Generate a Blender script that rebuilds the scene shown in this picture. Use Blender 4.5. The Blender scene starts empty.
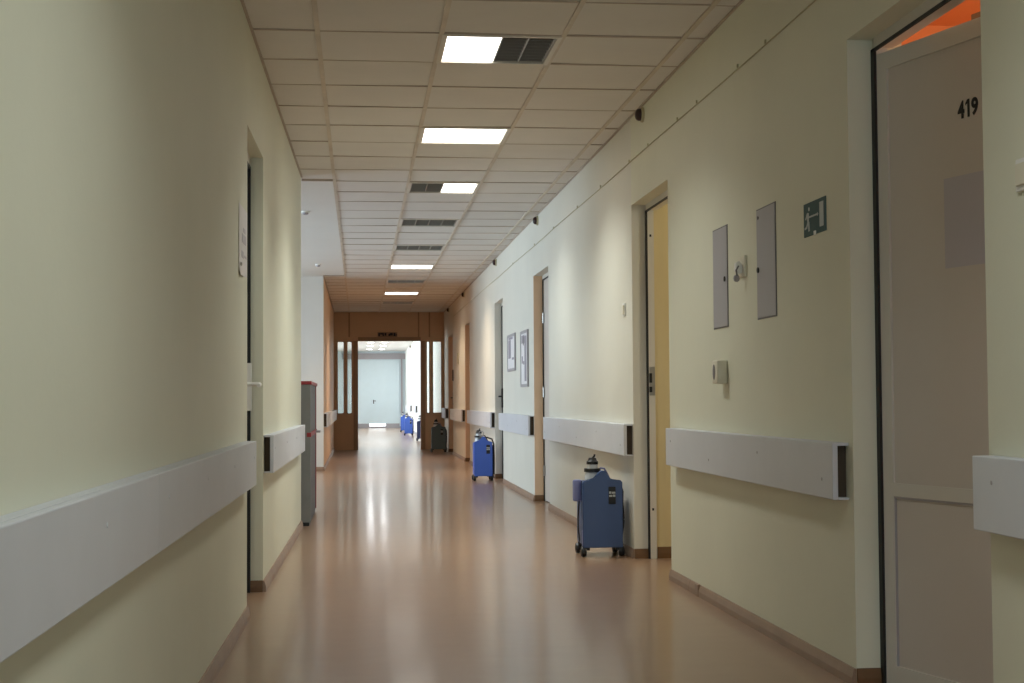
import bpy, bmesh, math, random
from mathutils import Vector, Matrix
random.seed(7)
SC = bpy.context.scene
COL = SC.collection
H = 2.7806            # ceiling height
XR = 1.715            # right wall plane
def XL(y): return -0.601 + 0.0124 * y      # near left wall plane (slightly skewed)

# ------------------------------------------------------------------ materials
def lin(c):
    c /= 255.0
    return c / 12.92 if c <= 0.04045 else ((c + 0.055) / 1.055) ** 2.4
def rgb(r, g, b): return (lin(r), lin(g), lin(b), 1.0)
MATS = {}
def mat(name, col, rough=0.6, metal=0.0, var=0.0, vscale=3.0, bump=0.0, bscale=60.0, spec=0.5, emit=0.0, ecol=None, coat=0.0):
    m = bpy.data.materials.new(name); m.use_nodes = True
    nt = m.node_tree; b = nt.nodes['Principled BSDF']
    b.inputs['Base Color'].default_value = col
    b.inputs['Roughness'].default_value = rough
    b.inputs['Metallic'].default_value = metal
    b.inputs['Specular IOR Level'].default_value = spec
    b.inputs['Coat Weight'].default_value = coat
    if emit:
        b.inputs['Emission Color'].default_value = ecol or col
        b.inputs['Emission Strength'].default_value = emit
    if var or bump:
        tc = nt.nodes.new('ShaderNodeTexCoord')
    if var:
        n = nt.nodes.new('ShaderNodeTexNoise'); n.inputs['Scale'].default_value = vscale
        n.inputs['Detail'].default_value = 5; n.inputs['Roughness'].default_value = 0.6
        nt.links.new(tc.outputs['Object'], n.inputs['Vector'])
        r = nt.nodes.new('ShaderNodeMapRange')
        r.inputs['From Min'].default_value = 0.3; r.inputs['From Max'].default_value = 0.7
        r.inputs['To Min'].default_value = 1 - var; r.inputs['To Max'].default_value = 1 + var
        nt.links.new(n.outputs['Fac'], r.inputs['Value'])
        mx = nt.nodes.new('ShaderNodeVectorMath'); mx.operation = 'SCALE'
        mx.inputs[0].default_value = col[:3]
        nt.links.new(r.outputs['Result'], mx.inputs['Scale'])
        nt.links.new(mx.outputs['Vector'], b.inputs['Base Color'])
    if bump:
        n2 = nt.nodes.new('ShaderNodeTexNoise'); n2.inputs['Scale'].default_value = bscale
        n2.inputs['Detail'].default_value = 3
        nt.links.new(tc.outputs['Object'], n2.inputs['Vector'])
        bp = nt.nodes.new('ShaderNodeBump'); bp.inputs['Strength'].default_value = bump
        bp.inputs['Distance'].default_value = 0.004
        nt.links.new(n2.outputs['Fac'], bp.inputs['Height'])
        nt.links.new(bp.outputs['Normal'], b.inputs['Normal'])
    MATS[name] = m
    return m

WALL = mat('cream_wall_paint', rgb(221, 220, 200), 0.55, var=0.03, vscale=1.3, bump=0.12, bscale=45)
WALLM = mat('daylit_wall_paint', rgb(217, 214, 202), 0.55, var=0.03, vscale=1.3, bump=0.12, bscale=45)  # same wall paint, whitening by daylight put into the colour
PEACH = mat('warm_lit_paint', rgb(232, 200, 166), 0.55, var=0.03, vscale=2)
TAN = mat('tan_partition', rgb(204, 168, 132), 0.5, var=0.04, vscale=3)
TAN_D = mat('tan_partition_dark', rgb(158, 124, 92), 0.5)
ORANGE = mat('orange_room_paint', rgb(226, 150, 92), 0.6, var=0.03)
OCHRE = mat('ochre_lamplit_paint', rgb(216, 201, 158), 0.6, var=0.03)
PALEBLUE = mat('pale_blue_wall', rgb(210, 226, 232), 0.5, var=0.02)
WHITEWALL = mat('alcove_white_paint', rgb(226, 226, 222), 0.6, var=0.02, vscale=1.5)
TILE = mat('ceiling_tile', rgb(220, 216, 210), 0.8, var=0.03, vscale=2.5, bump=0.25, bscale=160)
TBAR = mat('ceiling_bar_light', rgb(205, 194, 178), 0.5, var=0.12, vscale=4)
TBAR_D = mat('ceiling_bar_dark', rgb(180, 166, 152), 0.6, var=0.15, vscale=3)
SLAB = mat('plenum_dark', rgb(70, 60, 52), 0.9)
BASE = mat('mauve_brown_skirting', rgb(150, 124, 104), 0.4, var=0.12, vscale=6)
BASE_D = mat('dark_brown_skirting', rgb(112, 80, 48), 0.5, var=0.1, vscale=6)
RAIL = mat('rail_off_white', rgb(206, 208, 214), 0.42, var=0.025, vscale=4)
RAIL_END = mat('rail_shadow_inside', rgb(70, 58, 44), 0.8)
PVC = mat('door_plastic_white', rgb(210, 206, 198), 0.35, var=0.015, vscale=3)
PVC_L = mat('door_panel_grey', rgb(204, 196, 188), 0.38, var=0.02, vscale=2)
BLACK = mat('black_rubber', rgb(16, 15, 14), 0.55)
BLACKP = mat('black_plastic', rgb(26, 26, 28), 0.4)
STEEL = mat('brushed_steel', rgb(170, 170, 168), 0.3, 1.0)
CREAMP = mat('cream_plastic', rgb(222, 216, 196), 0.35)
WHITEP = mat('white_plastic', rgb(232, 231, 226), 0.35)
GREYPANEL = mat('grey_panel_paint', rgb(164, 160, 164), 0.4, var=0.02)
GREYPANEL_D = mat('grey_panel_dark', rgb(112, 108, 108), 0.5)  # darker grey for panel frames, wire, oval opening and notice spot
TEAL = mat('sign_teal', rgb(88, 110, 112), 0.75, var=0.03, spec=0.15)
SIGNW = mat('sign_white', rgb(182, 188, 188), 0.5)
PAPER = mat('paper', rgb(226, 222, 222), 0.6, var=0.02)
PAPER_G = mat('paper_print', rgb(150, 142, 150), 0.6)
SHEETG = mat('grey_lilac_sheet', rgb(190, 185, 192), 0.6)
PRINT = mat('faint_print', rgb(196, 190, 196), 0.6)
MAROON = mat('maroon_dome', rgb(46, 14, 10), 0.35)
BLUE = mat('concentrator_blue', rgb(68, 104, 196), 0.42, var=0.03)
BLUE_D = mat('concentrator_blue_dim', rgb(66, 90, 136), 0.42, var=0.03)  # same blue as above, the dimmer light put into the colour
BLUE_SHADED = mat('concentrator_blue_shaded', rgb(40, 48, 84), 0.5)  # concentrator blue again, darkened in colour to stand for shade
LILAC = mat('lilac_blue_plastic', rgb(118, 124, 170), 0.4)
GREYD = mat('concentrator_dark_grey', rgb(80, 100, 106), 0.45, var=0.03)
CABG = mat('counter_grey', rgb(128, 128, 126), 0.45, var=0.05, vscale=8)
CABD = mat('counter_dark', rgb(84, 80, 80), 0.5, var=0.05, vscale=8)
RED = mat('counter_red_edge', rgb(150, 40, 44), 0.45)
LOUV = mat('louvre_metal', rgb(170, 166, 158), 0.3, 0.8)
LOUVD = mat('louvre_tray', rgb(104, 98, 92), 0.35, 0.5)
FRAMEW = mat('fixture_frame', rgb(214, 208, 196), 0.4)
DARKTXT = mat('dark_lettering', rgb(22, 20, 18), 0.5)
LAMP = mat('lamp_panel', rgb(255, 250, 240), 0.5, emit=5.0, ecol=(1, 0.97, 0.9, 1))
DOWN = mat('downlight_glow', rgb(255, 255, 255), 0.5, emit=9.0, ecol=(0.95, 0.98, 1, 1))
DAYGLOW = mat('daylight_glow', rgb(240, 248, 255), 0.6, emit=3.0, ecol=(0.9, 0.96, 1, 1))
CABLE = mat('cable_brown', rgb(186, 178, 146), 0.6)
BOTTLE = mat('milky_bottle', rgb(206, 210, 214), 0.25)

def floor_material():
    m = bpy.data.materials.new('ochre_linoleum'); m.use_nodes = True
    nt = m.node_tree; b = nt.nodes['Principled BSDF']
    tc = nt.nodes.new('ShaderNodeTexCoord')
    n1 = nt.nodes.new('ShaderNodeTexNoise'); n1.inputs['Scale'].default_value = 12; n1.inputs['Detail'].default_value = 2
    n2 = nt.nodes.new('ShaderNodeTexNoise'); n2.inputs['Scale'].default_value = 0.9; n2.inputs['Detail'].default_value = 4
    for n in (n1, n2): nt.links.new(tc.outputs['Object'], n.inputs['Vector'])
    r1 = nt.nodes.new('ShaderNodeValToRGB')
    r1.color_ramp.elements[0].position = 0.3; r1.color_ramp.elements[0].color = rgb(150, 119, 95)
    r1.color_ramp.elements[1].position = 0.7; r1.color_ramp.elements[1].color = rgb(153, 122, 97)
    nt.links.new(n1.outputs['Fac'], r1.inputs['Fac'])
    mr = nt.nodes.new('ShaderNodeMapRange'); mr.inputs['From Min'].default_value = 0.3; mr.inputs['From Max'].default_value = 0.7
    mr.inputs['To Min'].default_value = 0.97; mr.inputs['To Max'].default_value = 1.03
    nt.links.new(n2.outputs['Fac'], mr.inputs['Value'])
    sc = nt.nodes.new('ShaderNodeVectorMath'); sc.operation = 'SCALE'
    nt.links.new(r1.outputs['Color'], sc.inputs[0]); nt.links.new(mr.outputs['Result'], sc.inputs['Scale'])
    nt.links.new(sc.outputs['Vector'], b.inputs['Base Color'])
    rr = nt.nodes.new('ShaderNodeMapRange'); rr.inputs['To Min'].default_value = 0.279; rr.inputs['To Max'].default_value = 0.285
    nt.links.new(n2.outputs['Fac'], rr.inputs['Value']); nt.links.new(rr.outputs['Result'], b.inputs['Roughness'])
    mp = nt.nodes.new('ShaderNodeMapping'); mp.inputs['Scale'].default_value = (1.6, 3.4, 1.0)
    nt.links.new(tc.outputs['Object'], mp.inputs['Vector'])
    n3 = nt.nodes.new('ShaderNodeTexNoise'); n3.inputs['Scale'].default_value = 1.0; n3.inputs['Detail'].default_value = 2
    nt.links.new(mp.outputs['Vector'], n3.inputs['Vector'])
    bp = nt.nodes.new('ShaderNodeBump'); bp.inputs['Strength'].default_value = 0.3; bp.inputs['Distance'].default_value = 0.005
    nt.links.new(n3.outputs['Fac'], bp.inputs['Height'])
    nt.links.new(bp.outputs['Normal'], b.inputs['Normal'])
    b.inputs['Specular IOR Level'].default_value = 0.5
    return m
FLOOR = floor_material()
_fb = FLOOR.node_tree.nodes['Principled BSDF']; _fb.inputs['Coat Weight'].default_value = 0.32; _fb.inputs['Coat Roughness'].default_value = 0.11

def glass_material(name, tint):
    m = bpy.data.materials.new(name); m.use_nodes = True
    nt = m.node_tree; nt.nodes.clear()
    out = nt.nodes.new('ShaderNodeOutputMaterial'); mix = nt.nodes.new('ShaderNodeMixShader')
    t = nt.nodes.new('ShaderNodeBsdfTransparent'); t.inputs['Color'].default_value = tint
    g = nt.nodes.new('ShaderNodeBsdfGlossy'); g.inputs['Roughness'].default_value = 0.03
    fr = nt.nodes.new('ShaderNodeFresnel'); fr.inputs['IOR'].default_value = 1.45
    nt.links.new(fr.outputs['Fac'], mix.inputs['Fac']); nt.links.new(t.outputs['BSDF'], mix.inputs[1])
    nt.links.new(g.outputs['BSDF'], mix.inputs[2]); nt.links.new(mix.outputs['Shader'], out.inputs['Surface'])
    return m
GLASS = glass_material('window_glass', (0.93, 0.95, 0.94, 1))

# ------------------------------------------------------------------ mesh builder
class MB:
    def __init__(s): s.bm = bmesh.new()
    def hexa(s, c):                       # 8 corners, bottom ring then top ring
        v = [s.bm.verts.new(p) for p in c]
        for f in ((3,2,1,0),(4,5,6,7),(0,1,5,4),(1,2,6,5),(2,3,7,6),(3,0,4,7)):
            s.bm.faces.new([v[i] for i in f])
        return s
    def box(s, x0, x1, y0, y1, z0, z1, bev=0.0, seg=2):
        c = [(x0,y0,z0),(x1,y0,z0),(x1,y1,z0),(x0,y1,z0),(x0,y0,z1),(x1,y0,z1),(x1,y1,z1),(x0,y1,z1)]
        if not bev: return s.hexa(c)
        t = MB().hexa(c)
        bmesh.ops.bevel(t.bm, geom=t.bm.edges[:], offset=bev, segments=seg, affect='EDGES', profile=0.5)
        return s.join(t)
    def join(s, t):
        me = bpy.data.meshes.new('tmp'); t.bm.to_mesh(me); t.bm.free(); s.bm.from_mesh(me); bpy.data.meshes.remove(me); return s
    def lathe(s, prof, origin=(0,0,0), axis='z', n=24):   # prof: list of (r, h)
        rings = []
        for r, h in prof:
            ring = []
            for i in range(n):
                a = 2*math.pi*i/n; ca, sa = r*math.cos(a), r*math.sin(a)
                p = {'z': (ca, sa, h), 'x': (h, ca, sa), 'y': (ca, h, sa)}[axis]
                ring.append(s.bm.verts.new((p[0]+origin[0], p[1]+origin[1], p[2]+origin[2])))
            rings.append(ring)
        for a, b in zip(rings, rings[1:]):
            for i in range(n):
                s.bm.faces.new((a[i], a[(i+1)%n], b[(i+1)%n], b[i]))
        s.bm.faces.new(rings[0][::-1]); s.bm.faces.new(rings[-1])
        return s
    def tube(s, pts, r, n=10, closed=False):
        pts = [Vector(p) for p in pts]; rings = []
        N = len(pts)
        up = Vector((0.13, 0.31, 0.94)).normalized()
        for i, p in enumerate(pts):
            if closed: d = pts[(i+1)%N] - pts[(i-1)%N]
            else: d = pts[min(i+1, N-1)] - pts[max(i-1, 0)]
            d.normalize(); a = d.cross(up)
            if a.length < 1e-3: a = d.cross(Vector((1,0,0)))
            a.normalize(); b = d.cross(a)
            rr = r[i] if isinstance(r, (list, tuple)) else r
            rings.append([s.bm.verts.new(p + a*rr*math.cos(2*math.pi*k/n) + b*rr*math.sin(2*math.pi*k/n)) for k in range(n)])
        prs = list(zip(rings, rings[1:])) + ([(rings[-1], rings[0])] if closed else [])
        for A, B in prs:
            for k in range(n): s.bm.faces.new((A[k], A[(k+1)%n], B[(k+1)%n], B[k]))
        if not closed: s.bm.faces.new(rings[0][::-1]); s.bm.faces.new(rings[-1])
        return s
    def prism(s, poly, fn, t0, t1, bev=0.0):               # poly of (u,v); fn(u,v,t)->xyz
        t = MB()
        A = [t.bm.verts.new(fn(u, v, t0)) for u, v in poly]; B = [t.bm.verts.new(fn(u, v, t1)) for u, v in poly]
        n = len(poly)
        t.bm.faces.new(A[::-1]); t.bm.faces.new(B)
        for i in range(n): t.bm.faces.new((A[i], A[(i+1)%n], B[(i+1)%n], B[i]))
        if bev:
            fs = [f for f in t.bm.faces if len(f.verts) > 4]
            es = {e for f in fs for e in f.edges}
            bmesh.ops.bevel(t.bm, geom=list(es), offset=bev, segments=2, affect='EDGES')
        return s.join(t)
    def build(s, name, m, parent=None, smooth=False, world=True):
        bm = s.bm
        bmesh.ops.recalc_face_normals(bm, faces=bm.faces[:])
        if smooth:
            for f in bm.faces: f.smooth = True
        xs = [v.co for v in bm.verts]
        c = Vector(((min(v.x for v in xs)+max(v.x for v in xs))/2, (min(v.y for v in xs)+max(v.y for v in xs))/2, min(v.z for v in xs)))
        bmesh.ops.translate(bm, verts=bm.verts[:], vec=-c)
        me = bpy.data.meshes.new(name); bm.to_mesh(me); bm.free()
        for mm in (m if isinstance(m, (list, tuple)) else [m]): me.materials.append(mm)
        if smooth:
            try: me.set_sharp_from_angle(angle=math.radians(38))
            except Exception: pass
        o = bpy.data.objects.new(name, me); COL.objects.link(o); o.location = c
        if parent is not None:
            o.parent = parent
        return o

def thing(name, label, cat, loc=(0,0,0), rz=0.0, group=None):
    o = bpy.data.objects.new(name, None); COL.objects.link(o)
    o.location = loc; o.rotation_euler = (0,0,rz); o.empty_display_size = 0.05
    o['label'] = label; o['category'] = cat
    if group: o['group'] = group
    return o
def tag(o, label, cat, group=None):
    o['label'] = label; o['category'] = cat
    if group: o['group'] = group
    return o
def struct(o): o['kind'] = 'structure'; return o
def sempty(name, loc=(0,0,0), rz=0):
    o = bpy.data.objects.new(name, None); COL.objects.link(o); o.location = loc; o.rotation_euler = (0,0,rz); o['kind'] = 'structure'; return o
def dup(root, loc, rz, label, group=None):
    r = root.copy(); COL.objects.link(r); r.location = loc; r.rotation_euler = (0,0,rz); r['label'] = label
    if group: r['group'] = group
    for ch in list(root.children):
        c = ch.copy(); COL.objects.link(c); c.parent = r
        for g in ch.children:
            d = g.copy(); COL.objects.link(d); d.parent = c
    return r
def text_mesh(name, txt, size, m, parent, loc, rot, extrude=0.001, offset=0.0, sx=1.0):
    cu = bpy.data.curves.new(name, 'FONT'); cu.body = txt; cu.size = size; cu.extrude = extrude; cu.offset = offset
    cu.align_x = 'CENTER'; cu.align_y = 'CENTER'
    t = bpy.data.objects.new(name, cu); COL.objects.link(t)
    dg = bpy.context.evaluated_depsgraph_get()
    me = bpy.data.meshes.new_from_object(t.evaluated_get(dg)); bpy.data.objects.remove(t)
    o = bpy.data.objects.new(name, me); COL.objects.link(o)
    me.materials.clear(); me.materials.append(m)
    o.location = loc; o.rotation_euler = rot; o.scale = (sx, 1, 1)
    if parent is not None: o.parent = parent
    return o

# ------------------------------------------------------------------ camera
f, yaw, pitch, roll = 1442.15, 0.1056632, 0.04021254, -0.00625852
fw = Vector((math.sin(yaw)*math.cos(pitch), math.cos(yaw)*math.cos(pitch), math.sin(pitch)))
r_ = Vector((math.cos(yaw), -math.sin(yaw), 0)); u_ = r_.cross(fw)
r2 = r_*math.cos(roll) + u_*math.sin(roll); u2 = -r_*math.sin(roll) + u_*math.cos(roll)
cam = bpy.data.cameras.new('camera'); co = bpy.data.objects.new('camera', cam); COL.objects.link(co)
M = Matrix((r2, u2, -fw)).transposed().to_4x4(); M.translation = Vector((0,0,1.0)); co.matrix_world = M
cam.sensor_width = 36.0; cam.lens = f*36.0/1024.0; cam.clip_end = 200; cam.clip_start = 0.05
SC.camera = co

# ------------------------------------------------------------------ setting
YB, YP, YF = -3.0, 29.3, 52.5          # back wall, partition, far wall
DOORS = [(3.80,4.895),(7.88,8.955),(13.0,14.12),(17.2,18.25),(22.5,23.4),(26.55,27.8)]
DHS = [2.262, 2.224, 2.218, 2.222, 2.215, 2.215]
RD, WT, DH = 0.085, 0.2, 2.2           # reveal depth, wall thickness, opening height

struct(MB().box(-3.9, 4.8, YB-.3, YF+.4, -0.12, 0).build('floor', FLOOR))
# right wall: piers between openings and lintels above them
def pier(mb, y0, y1, z0=0.0, z1=2.9, x0=XR, x1=XR+WT): mb.box(x0, x1, y0, y1, z0, z1)
w1, w2 = MB(), MB()
ys = YB
SPLIT = 8.955
for (a, b), DH in zip(DOORS, DHS):
    w = w1 if a < 9 else w2
    pier(w1 if a <= SPLIT else w2, ys, a); pier(w, a, b, DH, 2.9); ys = b
pier(w2, ys, YP)
struct(w1.build('wall_right', WALL)); struct(w2.build('wall_right_middle', WALLM))
# left wall, near stretch (skewed prisms) with one doorway
LD0, LD1, LDH = 6.78, 7.71, 2.29
LEND = 11.53
def lprism(mb, y0, y1, z0, z1, d0=0.0, d1=0.25):           # d: distance into the wall (toward -X)
    mb.hexa([(XL(y0)-d1,y0,z0),(XL(y0)-d0,y0,z0),(XL(y1)-d0,y1,z0),(XL(y1)-d1,y1,z0),
             (XL(y0)-d1,y0,z1),(XL(y0)-d0,y0,z1),(XL(y1)-d0,y1,z1),(XL(y1)-d1,y1,z1)])
w = MB(); lprism(w, YB, LD0, 0, 2.9); lprism(w, LD0, LD1, LDH, 2.9); lprism(w, LD1, LEND, 0, 2.9)
struct(w.build('wall_left', WALL))
struct(MB().box(-0.76, -0.51, 21.0, YP, 0, 2.9).build('wall_left_rear', PEACH))  # warm light on this stretch is put into the wall colour
# alcove
struct(MB().box(-3.7, -0.51, 20.8, 21.0, 0, 2.9).build('wall_alcove_rear', WHITEWALL))
struct(MB().box(-3.7, XL(LEND)-.25, 11.33, 11.53, 0, 2.9).build('wall_alcove_front', WHITEWALL))
w = MB(); w.box(-3.7,-3.5,11.53,20.8,0,0.85).box(-3.7,-3.5,11.53,20.8,2.55,2.9).box(-3.7,-3.5,11.53,12.1,0.85,2.55).box(-3.7,-3.5,20.2,20.8,0.85,2.55)
struct(w.build('wall_alcove_left', WHITEWALL))
# back wall behind the camera with a window
w = MB(); w.box(-.9,1.95,YB-.2,YB,0,.7).box(-.9,1.95,YB-.2,YB,2.3,2.9).box(-.9,-.35,YB-.2,YB,.7,2.3).box(1.4,1.95,YB-.2,YB,.7,2.3)
struct(w.build('wall_back', WALL))
# far corridor shell
struct(MB().box(-3.2, 1.66, YF, YF+.2, 0, 2.9).build('wall_far', PALEBLUE))
struct(MB().box(1.66, 1.86, YP+.12, YF+.2, 0, 2.9).build('wall_far_right', WHITEWALL))
w = MB(); w.box(-3.4,-3.2,YP,YF+.2,0,.8).box(-3.4,-3.2,YP,YF+.2,2.5,2.9)
FW = [(31,36),(38,43),(45,50)]
yy = YP
for a,b in FW: w.box(-3.4,-3.2,yy,a,.8,2.5); yy = b
w.box(-3.4,-3.2,yy,YF+.2,.8,2.5)
struct(w.build('wall_far_left', WHITEWALL))
struct(MB().box(-3.4,-.76,YP-.1,YP+.1,0,2.9).build('wall_far_front', WHITEWALL))
struct(MB().box(-3.4,1.86,YP+.1,YF+.2,H,2.9).build('ceiling_far', WHITEWALL))
struct(MB().box(-.6,1.66,YF-.06,YF,2.49,2.70).build('trim_far_beam', GREYPANEL))
struct(MB().box(1.50,1.56,YF-.08,YF,0,2.5).build('trim_far_post', GREYPANEL))

# windows: frame with mullions and one pane
def window(n, x, ax, a0, a1, z0, z1, divs, th=0.06):
    e = sempty(n, (0,0,0)); fb, pb = MB(), MB()
    def bx(mb, p0, p1, q0, q1, t0, t1):
        if ax == 'x': mb.box(x+t0, x+t1, p0, p1, q0, q1)
        else: mb.box(p0, p1, x+t0, x+t1, q0, q1)
    s = 0.06
    bx(fb,a0,a1,z0,z0+s,-th/2,th/2); bx(fb,a0,a1,z1-s,z1,-th/2,th/2)
    for i in range(divs+1):
        c = a0 + (a1-a0)*i/divs; lo = min(max(c-s/2,a0),a1-s)
        bx(fb, lo, lo+s, z0+s, z1-s, -th/2, th/2)
    bx(pb, a0+s/2, a1-s/2, z0+s/2, z1-s/2, -.004, .004)
    fb.build('window_frame', WHITEP, e); pb.build('pane', GLASS, e)
    return e
window('window_1', -3.6, 'x', 12.1, 20.2, .85, 2.55, 6)
window('window_2', YB-.1, 'y', -.35, 1.4, .7, 2.3, 2)
for i,(a,b) in enumerate(FW): window('window_%d' % (i+3), -3.3, 'x', a, b, .8, 2.5, 4)

# ---- ceiling: individually sagging tiles in a T-bar grid
XG = [-0.7975, -0.1975, 0.4025, 1.0025, 1.6025, XR+.05]
Y0 = 6.956
LROWS = [0,4,8,12,16,20,24,28,32]
rows = list(range(-16, 38))
tl = MB()
for j in rows:
    ya, yb = Y0+.6*j, min(Y0+.6*(j+1), YP)
    if ya >= YP: continue
    for i in range(5):
        if i == 2 and (j in LROWS or j == -8): continue
        if i == 0 and 8 <= j <= 22: continue
        xa, xb = XG[i], XG[i+1]
        if i == 0: xa = XL(ya)-.1 if j < 8 else -.62
        g = .005
        zs = [H + .006 + random.uniform(-.003, .004) for _ in range(4)]
        tl.hexa([(xa+g,ya+g,zs[0]),(xb-g,ya+g,zs[1]),(xb-g,yb-g,zs[2]),(xa+g,yb-g,zs[3]),
                 (xa+g,ya+g,H+.03),(xb-g,ya+g,H+.03),(xb-g,yb-g,H+.03),(xa+g,yb-g,H+.03)])
struct(tl.build('ceiling', TILE))
struct(MB().box(-.9, XR+.2, YB-.2, YP+.1, H+.2, H+.26).build('ceiling_slab', SLAB))
struct(MB().box(-3.7, -0.2095, 11.69, 20.56, H-.002, H+.03).box(-3.7, XL(11.6)-.0, 11.53, 11.69, H-.002, H+.03).box(-3.7,-.51,20.56,20.9,H-.002,H+.03).build('ceiling_alcove', WHITEWALL))
lb = MB()
for i in range(1,5):
    lb.box(XG[i]-.012, XG[i]+.012, YB, YP, H-.001, H+.012)
struct(lb.build('trim_1', TBAR))
tb = MB()
for j in rows:
    y = Y0+.6*j
    if y < YB or y > YP: continue
    for i in range(5):
        xa, xb = XG[i]+.012, XG[i+1]-.012
        if i == 0:
            if 8 < j < 23: xa = xb-.05
            else: xa = XL(y) if j < 9 else -.51
        if i == 4: xb = XR
        wdt = random.choice((.005,.006,.007,.009))
        tb.box(xa, xb, y-wdt, y+wdt, H+.002, H+.014)
struct(tb.build('trim_2', TBAR_D))  # darker tone of the cross bars imitates shadow gaps along them
# wall angles where the ceiling meets the walls
wa = MB(); wa.box(XR-.01, XR, YB, YP, H-.006, H+.004)
wa.hexa([(XL(YB),YB,H-.006),(XL(YB)+.012,YB,H-.006),(XL(LEND)+.012,LEND,H-.006),(XL(LEND),LEND,H-.006),
         (XL(YB),YB,H+.004),(XL(YB)+.012,YB,H+.004),(XL(LEND)+.012,LEND,H+.004),(XL(LEND),LEND,H+.004)])
wa.box(-.46,-.2095,11.683,11.69,H-.009,H+.01).box(-.51,-.49,20.8,YP,H-.006,H+.004)
struct(wa.build('trim_3', TBAR_D))

# ---- baseboards
def bprof(mb, p0, p1, nx, ny, h=.058, t=.016):     # skirting with a sloped top, p0->p1 along the wall, (nx,ny) into the room
    (xa,ya),(xb,yb) = p0, p1
    def ring(x,y): return [(x,y,0),(x+nx*t,y+ny*t,0),(x+nx*t,y+ny*t,h*.45),(x+nx*t*.45,y+ny*t*.45,h),(x,y,h)]
    A = [mb.bm.verts.new(p) for p in ring(xa,ya)]; B = [mb.bm.verts.new(p) for p in ring(xb,yb)]
    mb.bm.faces.new(A[::-1]); mb.bm.faces.new(B)
    for i in range(5): mb.bm.faces.new((A[i],A[(i+1)%5],B[(i+1)%5],B[i]))
b = MB(); ys = YB
for a, e in DOORS+[(YP,YP)]:
    y = ys
    while y < a-.01:
        y2 = min(a, y+2.5)
        bprof(b, (XR,y+.002), (XR,y2-.002), -1, 0); y = y2
    ys = e
struct(b.build('baseboard_right', BASE))
b = MB()
for a, e in DOORS: bprof(b, (XR,e), (XR+RD,e), 0, -1, .06, .012)
bprof(b, (XR+RD+.06, 8.955), (2.4, 8.955), 0, -1, .07, .012)
struct(b.build('baseboard_right_reveals', BASE_D))
struct(MB().box(XR-.019, XR, 7.18, 7.25, 0, .06, .003).build('trim_9', BASE))
b = MB(); y = YB
for a, e in ((YB,LD0),(LD1,LEND)):
    y = a
    while y < e-.01:
        y2 = min(e, y+1.9); bprof(b, (XL(y),y+.002), (XL(y2),y2-.002), 1, 0); y = y2
bprof(b, (-.51,20.8), (-.51,YP), 1, 0); bprof(b, (-3.5,20.8), (-.51,20.8), 0, -1)
struct(b.build('baseboard_left', BASE))
b = MB(); bprof(b, (XL(LD1),LD1), (XL(LD1)-.064,LD1), 0, -1, .06, .012)
struct(b.build('baseboard_left_reveal', BASE_D))
b = MB(); bprof(b, (-.5,YF), (1.66,YF), 0, -1); bprof(b, (1.66,YP+.15),(1.66,YF),-1,0)
struct(b.build('baseboard_far', GREYPANEL))

# ---- thin sheets on door reveals, peach colour imitates warm light there
def lit_reveal(i, name, m):
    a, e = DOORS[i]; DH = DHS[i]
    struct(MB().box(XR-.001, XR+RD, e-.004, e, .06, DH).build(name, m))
lit_reveal(2, 'trim_4', PEACH); lit_reveal(4, 'trim_5', PEACH); lit_reveal(5, 'trim_6', PEACH)

# ---- doors on the right wall
XD = XR+RD
def door_frame(e, a, b, DH):
    fr = MB(); w = .06
    fr.box(XD+.010, XD+.05, b-.033, b, 0, DH).box(XD, XD+.07, a, a+w, 0, DH).box(XD, XD+.07, a+w, b-.033, DH-.035, DH)
    fr.build('door_frame', PVC, e)
    g = MB(); g.box(XD+.001, XD+.010, b-.033, b, 0, DH-.035).box(XD+.001, XD+.010, a+w, b, DH-.046, DH-.035)
    return g.build('gasket', BLACK, e)

# door 419, ajar into its room, hinged on the far jamb
a, b = DOORS[0]
d419 = sempty('door_1')
door_frame(d419, a, b, DHS[0])
hinge = Vector((1.812, b-.036, 0)); ang = math.radians(16)
leaf_e = bpy.data.objects.new('door_leaf', None)
LW, LH = .94, 2.203
def leafbox(mb, s0, s1, z0, z1, t0, t1):    # s along the leaf from the hinge, t from front face into the room
    dx, dy = math.sin(ang), -math.cos(ang); nx, ny = math.cos(ang), math.sin(ang)
    def P(s,t,z): return (hinge.x+dx*s+nx*t, hinge.y+dy*s+ny*t, z)
    mb.hexa([P(s0,t0,z0),P(s1,t0,z0),P(s1,t1,z0),P(s0,t1,z0),P(s0,t0,z1),P(s1,t0,z1),P(s1,t1,z1),P(s0,t1,z1)])
mb = MB()
leafbox(mb,0,.05,.012,LH,0,.045); leafbox(mb,LW-.05,LW,.012,LH,0,.045)
leafbox(mb,.05,LW-.05,.012,.08,0,.045); leafbox(mb,.05,LW-.05,.66,.705,0,.045); leafbox(mb,.05,LW-.05,LH-.06,LH,0,.045)
leaf = mb.build('door_leaf', PVC, d419)
def sub(mb, name, m, par, **k):
    o = mb.build(name, m, None, **k); loc = o.location.copy(); o.parent = par; o.location = loc - par.location; return o
mb = MB(); leafbox(mb,.05,LW-.05,.08,.66,.009,.036); leafbox(mb,.05,LW-.05,.705,LH-.06,.009,.036)
sub(mb, 'door_panel', PVC_L, leaf)
mb = MB()
leafbox(mb,.05,.056,.08,.66,.004,.01); leafbox(mb,.05,LW-.05,.652,.66,.003,.012)
sub(mb, 'bead', GREYPANEL, leaf)
mb = MB(); leafbox(mb,LW-.045,LW-.015,.98,1.16,-.008,0); leafbox(mb,LW-.15,LW-.025,1.06,1.08,-.05,-.035); leafbox(mb,LW-.04,LW-.02,1.06,1.08,-.04,0)
sub(mb, 'door_handle', STEEL, leaf)
dx, dy = math.sin(ang), -math.cos(ang)
s, z = .459, 1.927
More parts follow.
